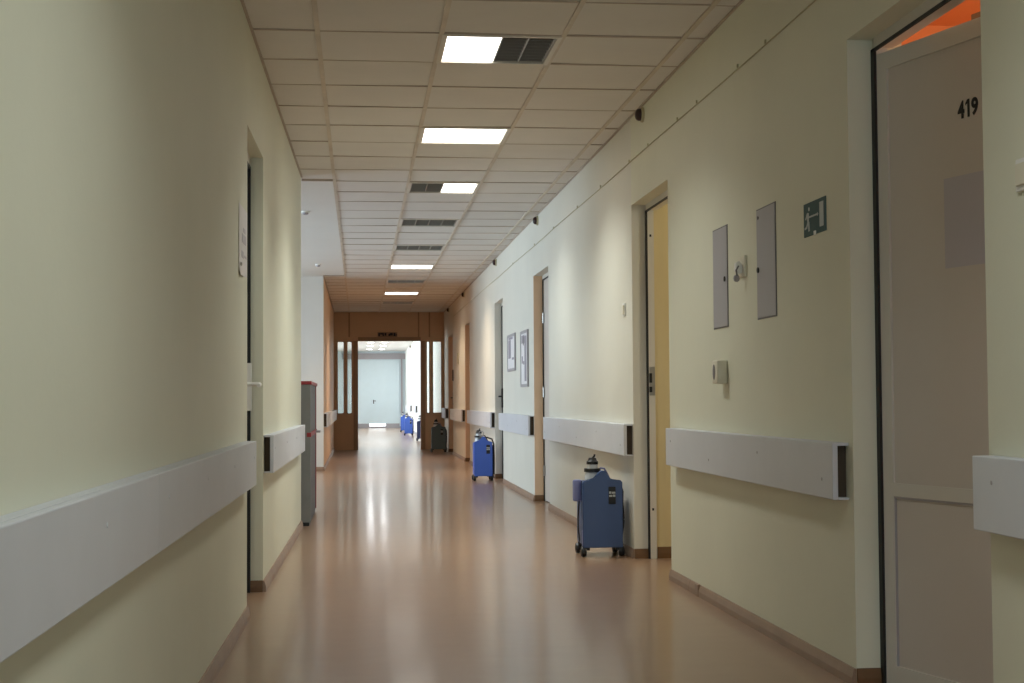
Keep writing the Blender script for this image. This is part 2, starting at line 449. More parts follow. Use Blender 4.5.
nb = MB()
for ch, x0, x1 in (('4', -.049, -.017), ('1', -.010, .008), ('9', .017, .049)):
    t_ = text_mesh('glyph', ch, .1, DARKTXT, None, (0,0,0), (0,0,0), .0006, .0035 if ch != '1' else .002)
    vs_ = t_.data.vertices; ax, bx_ = min(v.co.x for v in vs_), max(v.co.x for v in vs_); ay, by_ = min(v.co.y for v in vs_), max(v.co.y for v in vs_)
    lo_ = x0 if ch != '1' else x0+.0085
    for v in vs_: v.co.x = lo_+(v.co.x-ax)/(bx_-ax)*(x1-lo_); v.co.y = -.029+(v.co.y-ay)/(by_-ay)*.058
    nb.bm.from_mesh(t_.data); bpy.data.objects.remove(t_)
nb.prism([(-.0012,.029),(-.0012,.017),(-.011,.010),(-.011,.018)], lambda u,v,t:(u,v,t), -.0006, .0006)
me_ = bpy.data.meshes.new('room_number'); nb.bm.to_mesh(me_); nb.bm.free(); me_.materials.append(DARKTXT)
nt_ = bpy.data.objects.new('room_number', me_); COL.objects.link(nt_)
mx = Matrix(((dx, 0, -math.cos(ang), 0), (dy, 0, -math.sin(ang), 0), (0, 1, 0, 0), (0,0,0,1)))
fr_n = .009                                  # sits on the recessed panel
nt_.matrix_world = Matrix.Translation(Vector((hinge.x+dx*s+math.cos(ang)*(fr_n-.001), hinge.y+dy*s+math.sin(ang)*(fr_n-.001), z))) @ mx
bpy.context.view_layer.update()
mwn = nt_.matrix_world.copy(); nt_.parent = leaf; nt_.matrix_parent_inverse = Matrix.Translation(-leaf.location)
nt_['label'] = 'black room number 419'
mb = MB(); leafbox(mb,.335,.64,1.42,1.715,.0075,.009)
tag(mb.build('notice_sheet', SHEETG), 'pale blank sheet stuck on the ajar door below its room number', 'sheet')
# closer arm block on top of the leaf
mb = MB(); leafbox(mb,.47,.75,LH-.01,LH+.025,.02,.06)
sub(mb, 'door_closer', TAN_D, leaf)

# door 2 (open, its leaf folded back inside the room against the near side)
a, b = DOORS[1]
d2 = sempty('door_2'); door_frame(d2, a, b, DHS[1])
mb = MB(); mb.box(XD+.08, XD+.08+.86, a+.005, a+.05, .012, 2.14); lf = mb.build('door_leaf', PVC, d2)
sp = MB().box(XD+.014, XD+.048, b-.0345, b-.0325, 1.02, 1.20).build('strike_plate', STEEL, d2)
for z0,z1 in ((1.04,1.075),(1.10,1.16)): sub(MB().box(XD+.012, XD+.03, b-.0365, b-.034, z0, z1), 'latch_hole', BLACKP, sp)
for z in (.30, 2.02): MB().box(XD+.022,XD+.034,b-.036,b-.0325,z,z+.015).build('fixing_plug', BLACKP, d2)
# closed doors further along
def closed_door(n, i, hinge_far):
    a, b = DOORS[i]; DH = DHS[i]; e = sempty('door_%d' % n); door_frame(e, a, b, DH)
    lf = MB().box(XD+.014, XD+.06, a+.06, b-.033, .012, DH-.036).build('door_leaf', PVC_L, e)
    hy = b-.06 if hinge_far else a+.075
    if hinge_far:
        for z in (.25, 1.02, 1.75):
            sub(MB().lathe([(.011,0),(.011,.1)], (XD+.004, b-.05, z), 'z', 12), 'hinge', STEEL, lf)
    else:
        mb = MB(); mb.box(XD-.014,XD+.016,b-.12,b-.07,.90,1.14).box(XD-.055,XD-.04,b-.22,b-.095,1.03,1.05).box(XD-.05,XD,b-.11,b-.09,1.03,1.05)
        sub(mb, 'door_handle', BLACKP, lf)
    return e
closed_door(3, 2, True); closed_door(4, 3, False); closed_door(5, 4, True); closed_door(6, 5, False)
# left door, closed
d7 = sempty('door_7')
def lbox(mb, y0, y1, z0, z1, d0, d1): lprism(mb, y0, y1, z0, z1, d0, d1)
LRD = .064
mb = MB(); lbox(mb,LD1-.03,LD1,0,LDH,LRD+.016,LRD+.08); lbox(mb,LD0,LD0+.06,0,LDH,LRD,LRD+.08); lbox(mb,LD0+.06,LD1-.03,LDH-.05,LDH,LRD,LRD+.08)
mb.build('door_frame', PVC, d7)
mb = MB(); lbox(mb,LD1-.03,LD1,0.0,LDH-.05,LRD,LRD+.016); lbox(mb,LD0+.06,LD1,LDH-.066,LDH-.05,LRD,LRD+.02)
mb.build('gasket', BLACK, d7)
mb = MB(); lbox(mb,LD0+.06,LD1-.03,.03,LDH-.05,LRD+.02,LRD+.075); lf7 = mb.build('door_leaf', PVC, d7)
mb = MB(); lbox(mb,LD1-.042,LD1-.028,.95,1.20,LRD-.008,LRD+.03)
sub(mb, 'lock_plate', WHITEP, lf7)
yh = LD1-.10; xh = XL(yh)-LRD
mb = MB(); mb.tube([(xh-.03,yh,1.088),(xh+.04,yh,1.088),(xh+.053,yh-.008,1.088),(xh+.057,yh-.03,1.086),(xh+.057,yh-.11,1.08)], .0105, 10)
sub(mb, 'door_handle', WHITEP, lf7, smooth=True)
# far wall door, a glowing strip imitates daylight at its foot
d8 = sempty('door_8')
mb = MB(); mb.box(-.55,.45-.003,YF-.03,YF,.16,2.46).box(.45+.003,1.45,YF-.03,YF,.16,2.46); mb.build('door_leaf', PALEBLUE, d8)
mb = MB(); mb.box(.50,.53,YF-.035,YF-.03,.88,1.02).box(.50,.60,YF-.08,YF-.06,.97,.99).box(.51,.525,YF-.07,YF-.03,.97,.99); mb.build('door_handle', BLACKP, d8)
mb = MB(); mb.box(.36,.95,YF-.034,YF-.03,.07,.15); mb.build('daylight_glow_strip', DAYGLOW, d8)
mb = MB(); mb.box(-.55,.36,YF-.03,YF,0,.16).box(.95,1.45,YF-.03,YF,0,.16).box(.36,.95,YF-.03,YF,0,.07); mb.build('kick_board', GREYPANEL, d8)

# ---- rooms behind the two open doors
def room(sfx, y0, y1, m):
    w = MB(); X0, X1 = XR+WT, 4.6
    w.box(X1, X1+.1, y0-.1, y1+.1, 0, 2.78).box(X0, X1, y0-.1, y0, 0, 2.78).box(X0, X1, y1, y1+.1, 0, 2.78)
    struct(w.build('wall_room_'+sfx, m)); struct(MB().box(X0, X1+.1, y0-.1, y1+.1, 2.78, 2.86).build('ceiling_room_'+sfx, m))
room('front', 1.6, 6.6, ORANGE); room('middle', 6.75, 8.957, OCHRE)
# inner reveal of door two, the room lamp's warmth put into its colour
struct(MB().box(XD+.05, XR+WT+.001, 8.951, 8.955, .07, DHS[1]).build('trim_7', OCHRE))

# ---- partition at the end of the corridor
YPb = YP+.09
OP0, OP1, OPH = -.024, 1.239, 2.2
px = MB()
px.box(-.51, OP0-.09, YP, YPb, 0, .73).box(OP1+.09, XR, YP, YPb, 0, .73)              # lower panels
px.box(-.51, XR, YP, YPb, OPH, H+.03)                                                 # transom
px.box(-.51, -.44, YP, YPb, .73, OPH).box(-.305, -.245, YP, YPb, .73, OPH).box(-.144, OP0-.09, YP, YPb, .73, OPH)
px.box(OP1+.09, 1.36, YP, YPb, .73, OPH).box(1.423, 1.484, YP, YPb, .73, OPH).box(1.667, XR, YP, YPb, .73, OPH)
struct(px.build('wall_partition', TAN))
tr = MB()
tr.box(OP0-.09, OP0, YP-.015, YPb+.015, 0, OPH).box(OP1, OP1+.09, YP-.015, YPb+.015, 0, OPH).box(OP0, OP1, YP-.015, YPb+.015, OPH, OPH+.08)
for x in (-.2, 1.2, 1.42): tr.box(x-.015, x+.015, YP-.008, YP, OPH+.08, H)
struct(tr.build('trim_8', TAN_D))
for n,(xa,xb) in enumerate(((-.44,-.305),(-.245,-.144),(1.36,1.423),(1.484,1.667))):
    e = sempty('window_%d' % (n+6))
    MB().box(xa+.004, xb-.004, YP+.04, YP+.046, .734, OPH-.004).build('pane', GLASS, e)
    mb = MB(); mb.box(xa, xb, YP+.02, YP+.065, .73, .745).box(xa, xb, YP+.02, YP+.065, OPH-.015, OPH)
    mb.box(xa, xa+.01, YP+.02, YP+.065, .745, OPH-.015).box(xb-.01, xb, YP+.02, YP+.065, .745, OPH-.015); mb.build('window_frame', TAN_D, e)
# plaque over the opening
pq = thing('door_plaque', 'small dark plaque over the opening in the tan end partition', 'sign', (.57, YP-.005, 2.25))
MB().box(-.2,.2,-.012,.004,.03,.13,.003).build('board', TAN_D, pq)
mb = MB()
for x0,x1,z0,z1 in ((-.185,-.15,.045,.115),(-.145,-.10,.08,.115),(-.10,-.07,.045,.115),(-.06,-.02,.06,.115),(.02,.05,.045,.10),(.05,.11,.06,.115),(.12,.16,.045,.115),(.165,.185,.05,.1)):
    mb.box(x0,x1,-.0135,-.012,z0,z1)
mb.box(-.185,.185,-.0135,-.012,.045,.052)
mk = mb.build('worn_marking', DARKTXT, pq)

# ------------------------------------------------------------------ wall guard rails
GR = 'off-white wall guard rails'
def rail_right(y0, y1, label, xw=XR, d=.06, joint=None):
    e = thing('wall_guard_rail', label, 'guard rail', (xw, (y0+y1)/2, .64), 0, GR)
    L = (y1-y0)/2
    MB().box(-d, -d+.02, -L, L, 0, .2, .003).build('front_board', RAIL, e)
    MB().box(-d+.02, -.001, -L, L, .19, .2).box(-d+.02, -.001, -L, L, 0, .008).build('ledge', RAIL, e)
    n = max(2, int(2*L/.9)+1)
    for k in range(n):
        y = -L+.05 + (2*L-.1)*k/(n-1); MB().box(-d+.02, -.001, y-.02, y+.02, .008, .19).build('bracket', RAIL_END, e)
    for k in range(n):
        y = -L+.12 + (2*L-.24)*k/(n-1); MB().lathe([(.006,0),(.006,-.0015),(.002,-.002)], (-d,y,.1+.055*((k%2)*2-1)*.6), 'x', 8).build('screw', GREYPANEL, e)
    return e
rail_right(-1.5, 3.775, 'white wall guard rail at the right edge, before the door numbered 419')
rail_right(4.94, 7.72, 'white wall guard rail below the two grey access panels')
rail_right(8.92+.05, 12.98, 'white wall guard rail above the nearest blue oxygen concentrator')
rail_right(14.15, 17.18, 'white wall guard rail under the two framed notices')
rail_right(18.3, 22.3, 'white wall guard rail behind the bright blue oxygen concentrator')
rail_right(23.5, 26.5, 'short guard rail on the peach stretch of the right wall')
rail_right(28.0, 29.2, 'last guard rail on the right wall, touching the tan partition')
def rail_left(y0, y1, label, joint=None, X=None, slope=.0124):
    ym = (y0+y1)/2; xm = XL(ym) if X is None else X
    e = thing('wall_guard_rail', label, 'guard rail', (xm, ym, .619), -math.atan(slope) if X is None else 0, GR)
    L = (y1-y0)/2; d = .053 if X is None else .06
    for a, b in (((-L, joint-ym-.0008), (joint-ym+.0008, L)) if joint is not None else ((-L, L),)):
        MB().box(d-.02, d, a, b, 0, .2, .003).build('front_board', RAIL, e)
    MB().box(.001, d-.02, -L, L, .19, .2).box(.001, d-.02, -L, L, 0, .008).build('ledge', RAIL, e)
    n = max(2, int(2*L/.9)+1)
    for k in range(n):
        y = -L+.05 + (2*L-.1)*k/(n-1); MB().box(.001, d-.02, y-.02, y+.02, .008, .19).build('bracket', RAIL_END, e)
    for k in range(n):
        y = -L+.12 + (2*L-.24)*k/(n-1); MB().lathe([(.006,0),(.006,.0015),(.002,.002)], (d,y,.13), 'x', 8).build('screw', RAIL, e)
rail_left(-1.5, 6.66, 'long white guard rail on the near left wall, ending at the left door', 3.72)
rail_left(7.76, 11.1, 'white guard rail beyond the left door, before the grey counter')
rail_left(20.95, 29.2, 'distant guard rail on the left wall past the white alcove', X=-.51)
for (a,b_,l) in ((41.5,44,'guard rail beyond the partition above the far blue concentrators'),(46,51,'farthest guard rail on the white wall beyond the partition')):
    rail_right(a, b_, l, xw=1.66)

# ------------------------------------------------------------------ things on the right wall  (u toward the camera = -Y)
def wallR(name, label, cat, y, z, group=None): return thing(name, label, cat, (XR, y, z), 0, group)
# exit sign
e = wallR('exit_sign', 'small teal exit sign with a white running figure and door', 'sign', 5.275, 1.617)
SW, SH_ = .262, .128
MB().box(-.004, .001, -SW/2, SW/2, 0, SH_, .001).build('board', TEAL, e)
mb = MB()
def sgn(poly): mb.prism([(p[0], p[1]) for p in poly], lambda u,v,t: (t, SW/2-u*SW, v*SH_), -.0055, -.004)
sgn([(.75,.16),(.92,.16),(.92,.88),(.75,.88)])                                  # doorway
sgn([(.24,.535),(.66,.535),(.66,.585),(.24,.585)])                                # arrow stem / arm
sgn([(.64,.50),(.69,.56),(.64,.62)])
sgn([(.19,.42),(.25,.43),(.25,.69),(.19,.71),(.17,.62)])                      # torso
cx, cz = .265, .80
sgn([(cx+.03*math.cos(t*math.pi/6), cz+.06*math.sin(t*math.pi/6)) for t in range(12)])
sgn([(.17,.70),(.20,.66),(.12,.50),(.09,.53)])
sgn([(.19,.42),(.24,.42),(.16,.24),(.06,.22),(.06,.28),(.13,.30)])
sgn([(.21,.44),(.27,.42),(.29,.14),(.23,.14)])
mb.build('pictogram', SIGNW, e)
mb = MB(); mb.box(-.008,-.004,-.02,.0,-.004,.012); mb.build('screw_glint', WHITEP, e)  # white tab drawn for the bright glint of a screw
# access panels
def access(y0, y1, z0, z1, lock_u, lock_z, label, m, hole=None):
    e = wallR('access_panel', label, 'access panel', (y0+y1)/2, z0, 'grey access panels'); w_ = (y1-y0)/2; h = z1-z0
    MB().box(-.003, .001, -w_, w_, 0, h).build('panel_frame', GREYPANEL_D, e)
    dr = MB().box(-.005, -.001, -w_+.006, w_-.006, .006, h-.006, .001).build('panel_door', m, e)
    sub(MB().lathe([(.012,-.005),(.012,-.010),(.005,-.011)], (0, w_-lock_u*2*w_, lock_z-z0), 'x', 14), 'lock', BLACKP, dr)
    if hole: sub(MB().lathe([(.008,-.005),(.008,-.007)], (0, w_-hole[0]*2*w_, hole[1]-z0), 'x', 10), 'keyhole', BLACKP, dr)
    return e
access(6.575, 6.85, 1.333, 1.813, .84, 1.56, 'left of two tall grey access panels, lock low at its right', GREYPANEL)
access(5.79, 6.075, 1.337, 1.813, .10, 1.55, 'right of two tall grey access panels, nearer the exit sign', GREYPANEL, (.12, 1.775))
# bracket with a knob between the panels
e = wallR('wall_bracket', 'small white wall bracket with a knob between two grey access panels', 'bracket', 6.30, 1.53)
MB().box(-.012, 0, -.055, .05, .01, .105, .003).build('back_plate', CREAMP, e)
mb = MB().prism([(-.012,.03),(-.012,.065),(-.026,.082),(-.038,.074),(-.041,.045),(-.03,.026)], lambda u,v,t:(u,t,v), -.022, .022, .003); mb.build('arm', WHITEP, e)
MB().lathe([(.005,-.016),(.012,-.011),(.015,0),(.012,.011),(.005,.016)], (-.034,0,.006), 'z', 14).build('knob', GREYPANEL, e, smooth=True)
MB().tube([(-.03,-.024,.06),(-.042,-.026,.04),(-.036,-.02,.016)], .004, 8).build('wire', GREYPANEL_D, e)
# box with an oval window
e = wallR('socket_box', 'white socket box with a dark oval opening above the guard rail', 'socket', 6.655, 1.068)
MB().box(-.052, 0, -.052, .052, 0, .11, .008, 3).build('casing', CREAMP, e, smooth=True)
MB().prism([(.022*math.cos(k*math.pi/10), .036*math.sin(k*math.pi/10)) for k in range(20)], lambda u,v,t:(t,u+.005,v+.055), -.0535, -.05).build('oval_opening', GREYPANEL_D, e)
# switches
def switch(y, z, label):
    e = wallR('light_switch', label, 'switch', y, z, 'white light switches')
    MB().box(-.010, 0, -.042, .042, 0, .085, .003).build('switch_plate', WHITEP, e)
    MB().box(-.017, -.009, -.03, .03, .014, .071, .002).build('rocker', CREAMP, e)
switch(9.21, 1.535, 'small white light switch left of the open doorway')
switch(3.545, 1.532, 'white light switch at the right edge of the photo')
# framed notices
def notice(y0, y1, z0, z1, label, kind):
    e = wallR('framed_notice', label, 'notice', (y0+y1)/2, z0, 'framed notices'); w_ = (y1-y0)/2; h = z1-z0
    mb = MB(); t = .03
    mb.box(-.018,0,-w_,w_,0,t).box(-.018,0,-w_,w_,h-t,h).box(-.018,0,-w_,-w_+t,t,h-t).box(-.018,0,w_-t,w_,t,h-t); mb.build('frame', GREYPANEL if kind else GREYPANEL, e)
    MB().box(-.012,-.001,-w_+t,w_-t,t,h-t).build('sheet', PAPER, e)
    mb = MB(); 
    def blk(u0,u1,v0,v1): mb.box(-.0135,-.012, w_-u1*2*w_, w_-u0*2*w_, v0*h, v1*h)
    if kind == 0:
        blk(.12,.45,.35,.85); blk(.15,.7,.86,.92); blk(.6,.85,.3,.36)
    else:
        blk(.12,.55,.78,.92); blk(.55,.8,.1,.9); blk(.15,.3,.42,.55); blk(.35,.5,.4,.46)
    mb.build('printing', PAPER_G, e)
    if kind: 
        MB().lathe([(.05,-.0145),(.05,-.013)], (0, w_-.42*2*w_, .82*h), 'x', 16).build('dark_spot', GREYPANEL_D, e)
notice(15.75, 16.55, 1.32, 1.735, 'smaller framed notice on the right wall, left of the taller one', 0)
notice(14.55, 15.18, 1.13, 1.715, 'taller framed notice on the right wall, by the warm-lit doorway', 1)
# domes
DG = 'dark domes under the ceiling'
def dome(y, label, first=[None], x=XR, z=2.72):
    if first[0] is None:
        e = thing('alarm_dome', label, 'alarm', (x, y, z), 0, DG)
        MB().lathe([(.046,0),(.046,-.012),(.042,-.016)], (0,0,0), 'x', 20).build('mount_ring', CABLE, e, smooth=True)
        MB().lathe([(.037,-.014),(.037,-.026),(.034,-.036),(.026,-.045),(.012,-.05)], (0,0,0), 'x', 20).build('dome', MAROON, e, smooth=True)
        first[0] = e; return e
    return dup(first[0], (x, y, z), 0, label, DG)
dome(8.55, 'nearest and largest of the dark domes under the ceiling'); dome(13.73, 'second nearest dark dome under the ceiling on the right wall')
dome(17.96, 'third dark dome from the camera, under the ceiling'); dome(23.5, 'fourth dark dome, second from the tan partition'); dome(27.5, 'farthest dark dome before the tan partition')
dome(40.5, 'nearer dark dome on the white wall beyond the partition', x=1.66); dome(46.5, 'farther dark dome on the white wall beyond the partition', x=1.66)
# thin cable with clips
e = thing('wall_cable', 'thin cable running along the right wall just below the ceiling', 'cable', (XR, 12, 2.495))
MB().tube([(-.004, y-12, .003*math.sin(y*1.7)+.0016*(y-6)) for y in [2+.5*k for k in range(50)]], .003, 6).build('cable', CABLE, e)
for y in (5.9, 6.35, 7.15, 7.6, 8.4, 9.0, 10.1, 11.2, 12.6, 14.0, 16.0): MB().box(-.007, 0, y-12-.005, y-12+.005, .004+.0016*(y-6), .02+.0016*(y-6)).build('clip', CABLE, e)
# small call buttons by the far warm-lit doorways
tag(MB().box(XR-.02, XR+.003, 26.36, 26.42, 1.35, 1.55, .003).build('call_button', MAROON), 'dark red call box on the peach wall near the partition', 'call box')
tag(MB().box(XR-.012, XR, 25.0, 25.1, 1.62, 1.82, .003).build('wall_plate', CABLE), 'little brown plate on the peach wall above the short rail', 'plate')
# papers on the left wall
e = thing('paper_notice', 'white paper in a clear sleeve beside the left door, corner curling', 'paper', (XL(6.55), 6.55, 1.55), -math.atan(.0124))
mb = MB(); N = 8
g = [[mb.bm.verts.new((.002 + (.03*max(0,(.12-v))**2*20 if u < .5 else .0)*(1-u) + .0008*math.sin(5*u+3*v), -.20+.40*u, .32*v + (.02*u if v < .1 else 0))) for u in [i/N for i in range(N+1)]] for v in [j/N for j in range(N+1)]]
for j in range(N):
    for i in range(N): mb.bm.faces.new((g[j][i],g[j][i+1],g[j+1][i+1],g[j+1][i]))
pp = mb.build('sheet', PAPER, e, smooth=True)
mb = MB()
for (u0,u1,v0,v1) in ((-.05,.12,.16,.20),(.0,.1,.21,.23),(-.08,.02,.09,.12),(.06,.16,.10,.11)): mb.box(.0022,.0034,u0,u1,v0,v1)
mb.build('printing', PRINT, e)
MB().lathe([(.008,.006),(.008,.012),(.003,.014)], (0,-.17,.05), 'x', 10).build('pin', STEEL, e)

# ------------------------------------------------------------------ ceiling lights
LGN = 'square ceiling lights'
def fixture(y, state, label):
    cx = .7025; e = thing('ceiling_light', label, 'ceiling light', (cx, y+.3, H), 0, LGN)
    o, i_ = .296, .272
    mb = MB(); z0, z1 = -.004, .06
    mb.box(-o,-i_,-o,o,z0,z1).box(i_,o,-o,o,z0,z1).box(-i_,i_,-o,-i_,z0,z1).box(-i_,i_,i_,o,z0,z1); mb.build('frame', FRAMEW, e)
    MB().box(-i_,i_,-i_,i_,.075,.085).box(-i_,-i_+.004,-i_,i_,.01,.075).box(i_-.004,i_,-i_,i_,.01,.075).box(-i_,i_,i_-.004,i_,.01,.075).box(-i_,i_,-i_,-i_+.004,.01,.075).build('tray', LOUVD, e)
    lo, hi = {'off': (-i_, i_), 'left': (.0, i_), 'right': (-i_, -.0)}.get(state, (9, 9))
    if lo < 9:
        mb = MB()
        n = 9
        for k in range(n):
            yy = -i_+.02 + (2*i_-.04)*k/(n-1); mb.box(lo+.005, hi-.005, yy-.0022, yy+.0022, .006, .05)
        nx = 5 if state == 'off' else 3
        for k in range(nx):
            xx = lo+.006 + (hi-lo-.012)*k/(nx-1)
            mb.prism([(-.004,.004),(.004,.004),(.016,.052),(-.016,.052)], lambda u,v,t: (xx+u*.8,t,v), -i_+.006, i_-.006)
        mb.build('louvre', LOUV, e)
    if state != 'off':
        a, b = {'left': (-i_+.006, .0), 'right': (0, i_-.006), 'full': (-i_+.006, i_-.006)}[state]
        MB().box(a, b, -i_+.006, i_-.006, .003, .008).build('lamp_panel', LAMP, e)
    return e
ST = ['left','full','right','off','off','full','off','full','off']
LB = ['nearest ceiling light, white on its left half, dark louvre on the right', 'second ceiling light, fully lit white square',
      'third ceiling light, lit on its right half only', 'fourth ceiling light, unlit dark louvre', 'fifth ceiling light, unlit louvre just before a lit one',
      'sixth ceiling light, lit, between two unlit louvres', 'seventh ceiling light, unlit, between two lit ones', 'eighth ceiling light, lit, farthest lit one before the partition',
      'ninth ceiling light, unlit, closest to the tan partition']
for k,(s,l) in enumerate(zip(ST, LB)): fixture(Y0+2.4*k, s, l)
fixture(Y0-4.8, 'full', 'lit ceiling light overhead, between the viewpoint and the nearest one in view')
# alcove detectors
for x,y,l in ((-.50,13.6,'nearer little grey detector on the plain alcove ceiling'),(-.53,18.9,'farther little grey detector on the plain alcove ceiling')):
    e = thing('smoke_detector', l, 'detector', (x,y,H-.002), 0, 'alcove ceiling detectors')
    MB().lathe([(.04,0),(.04,-.01),(.036,-.016)], (0,0,0), 'z', 20).build('detector_base', WHITEP, e, smooth=True)
    MB().lathe([(.03,-.014),(.027,-.03),(.016,-.035)], (0,0,0), 'z', 20).build('sensor_head', GREYPANEL, e, smooth=True)
# far downlights
for i,y in enumerate((44.2, 46.8, 50.2)):
    for j,x in enumerate((.35,.78)):
        e = thing('downlight', ['left','right'][j]+' downlight of the '+['nearest','middle','farthest'][i]+' pair beyond the partition', 'downlight', (x,y,H), 0, 'round downlights beyond the partition')
        MB().lathe([(.13,0),(.13,-.012),(.11,-.014)], (0,0,0), 'z', 20).build('rim', FRAMEW, e, smooth=True)
        MB().lathe([(.10,-.013),(.10,-.018)], (0,0,0), 'z', 20).build('lamp_disc', DOWN, e)

# ------------------------------------------------------------------ counter in the alcove mouth
e = thing('reception_counter', 'tall grey counter with red edging at the mouth of the white alcove', 'counter', (-.70, 11.66, 0))
CX0, CX1, CL = -.30, .312, 1.6
MB().box(CX0+.02, CX1-.012, .02, CL-.02, .0, .05).build('plinth', BLACKP, e)
MB().box(CX0, CX1, 0, .025, .03, 1.13).build('end_panel', CABG, e)
MB().box(CX0, CX1-.02, CL-.025, CL, .03, 1.13).build('end_panel', CABG, e)
MB().box(CX1-.03, CX1-.008, .025, CL-.025, .03, .71).build('front_panel', CABD, e)
MB().box(CX1-.03, CX1-.008, .025, CL-.025, .745, 1.13).build('upper_panel', CABD, e)
MB().box(CX0-.01, CX1+.008, -.008, CL+.008, 1.13, 1.158, .004).build('top_board', RED, e)
MB().box(CX1-.03, CX1+.004, -.003, CL, .71, .745, .004).build('band', RED, e)
MB().box(CX1-.012, CX1-.002, CL-.03, CL+.004, .03, 1.13).build('edge_strip', RED, e)
MB().box(CX1+.002, CX1+.045, CL-.4, CL-.3, .718, .738, .004).build('ledge_end', GREYPANEL, e)
MB().box(CX0, CX1-.03, .025, CL-.025, .685, .71).build('desk_shelf', CABG, e)

# ------------------------------------------------------------------ oxygen concentrators
OG = 'oxygen concentrators along the corridor'
def concentrator(name, label, loc, rz, body_m, side_m=None, detail=True, loop=False, w=.255, h=.425, dpt=.30):
    e = thing(name, label, 'oxygen concentrator', loc, rz, OG)
    z0 = .058; hw = w/2
    # front shell: silhouette with a raised handle hump in the middle
    zt = z0+h
    pr = [(-hw+.004,z0),(hw-.004,z0),(hw,z0+.01),(hw,zt-.012),(hw-.012,zt),(.052,zt+.004),(.04,zt+.014),(.031,zt+.045),(.02,zt+.06),(-.002,zt+.062),(-.018,zt+.052),(-.03,zt+.028),(-.05,zt+.008),(-.075,zt),(-hw+.012,zt),(-hw,zt-.012),(-hw,z0+.01)]
    MB().prism(pr, lambda u,v,t:(u,t,v), -.06, .0, .006).build('front_shell', body_m, e, smooth=True)
    MB().box(-hw+.004, hw-.004, -.002, dpt-.06, z0+.004, zt-.012, .016, 3).build('rear_shell', side_m or body_m, e, smooth=True)
    # casters
    for sx in (-1,1):
        for yy in (-.03, dpt-.10):
            c = MB().lathe([(.012,-.019),(.031,-.015),(.034,-.006),(.034,.006),(.031,.015),(.012,.019)], (sx*(hw-.006)-.0,yy,.034), 'x', 18).build('caster', BLACKP, e, smooth=True)
            m2 = MB().box(sx*(hw-.03)-.016, sx*(hw-.03)+.016, yy-.014, yy+.014, .04, .064, .004)
            sub(m2, 'fork', BLACKP, c)
    # humidifier bottle behind the left shoulder
    bx, by = -.046, .06
    b_ = MB().lathe([(.036,zt-.03),(.05,zt-.02),(.05,zt+.03),(.044,zt+.045),(.036,zt+.058),(.033,zt+.1),(.036,zt+.104)], (bx,by,0), 'z', 22).build('humidifier_bottle', BOTTLE, e, smooth=True)
    sub(MB().lathe([(.054,zt+.05),(.054,zt+.072)], (bx+.0,by,0), 'z', 22), 'strap', BLACKP, b_, smooth=True)
    c = MB().lathe([(.038,zt+.098),(.038,zt+.116),(.03,zt+.122),(.026,zt+.134),(.022,zt+.14)], (bx,by,0), 'z', 18)
    c.tube([(bx,by,zt+.136),(bx+.012,by,zt+.148),(bx+.016,by,zt+.162)], .007, 8)
    sub(c, 'bottle_cap', BLACKP, b_, smooth=True)
    # side canister and its hose
    cx_ = -hw-.022
    if detail:
        c = MB().lathe([(.02,z0+.29),(.03,z0+.296),(.03,z0+.415),(.027,z0+.424),(.02,z0+.427)], (cx_,.03,0), 'z', 20).build('side_canister', LILAC, e, smooth=True)
        sub(MB().box(-hw-.012, -hw+.006, .01, .05, z0+.33, z0+.42, .003), 'bracket', BLACKP, c)
        pts = []
        for k in range(13):
            t = k/12; pts.append((cx_+.012-.010*math.sin(t*math.pi*.9), .03-.02*t, z0+.295-.25*t))
        pts += [(cx_+.004,.008,z0+.03),(cx_+.02,.006,z0+.016),(-hw+.006,.004,z0+.012)]
        MB().tube(pts, .005, 8).build('hose', BLACKP, e, smooth=True)
    # label panel
    lp = MB().box(.037, .083, -.0635, -.058, zt-.15, zt-.04, .003).build('control_panel', BLACKP, e)
    mb = MB()
    for (u0,u1,v0,v1) in ((.04,.054,-.084,-.07),(.058,.08,-.084,-.072),(.04,.06,-.104,-.092),(.064,.08,-.104,-.09)): mb.box(u0,u1,-.065,-.063,zt+v0,zt+v1)
    sub(mb, 'display_marks', SIGNW, lp)
    # sticker and vent slots low on the left side
    MB().box(-hw-.0015, -hw+.006, -.052, -.012, z0+.01, z0+.11).build('sticker', LILAC, e)
    # tube over the handle
    tp = [(bx+.02, by, zt+.03),(bx+.05,by-.02,zt+.058),(.0,by-.02,zt+.075),(.028,by-.02,zt+.07),(.05,by,zt+.035),(.068,by+.02,zt+.0),(.07,by+.03,zt-.02)]
    MB().tube(tp, .0065, 8).build('delivery_tube', LILAC if not loop else BLACKP, e, smooth=True)
    # coiled power cord on the wall side, thickened to imitate the shadow there
    pc = [(hw+.006,.05,zt-.05)]
    for k in range(40):
        t = k/39; pc.append((hw+.018+.004*math.sin(t*7), .07+.035*math.sin(t*9), zt-.08-(.37)*t))
    MB().tube(pc, .013, 8).build('power_cord', BLACKP, e, smooth=True)
    if loop:
        MB().tube([(-.02+.03*math.cos(k*math.pi/9), .0, zt+.095+.034*math.sin(k*math.pi/9)) for k in range(18)], .005, 8, closed=True).build('tube_loop', GREYPANEL, e, smooth=True)
        MB().tube([(.03,.02,zt+.04),(.05,.02,zt+.05),(hw+.0,.01,zt+.03),(hw+.02,-.02,zt-.03),(hw+.024,-.03,zt-.2),(hw+.022,-.03,z0+.02)], .010, 8).build('black_hose', BLACKP, e, smooth=True)
        MB().lathe([(.05,zt+.025),(.045,zt+.05),(.03,zt+.056)], (-.01,.0,0), 'z', 18).build('filler_cap', BLACKP, e, smooth=True)
    return e
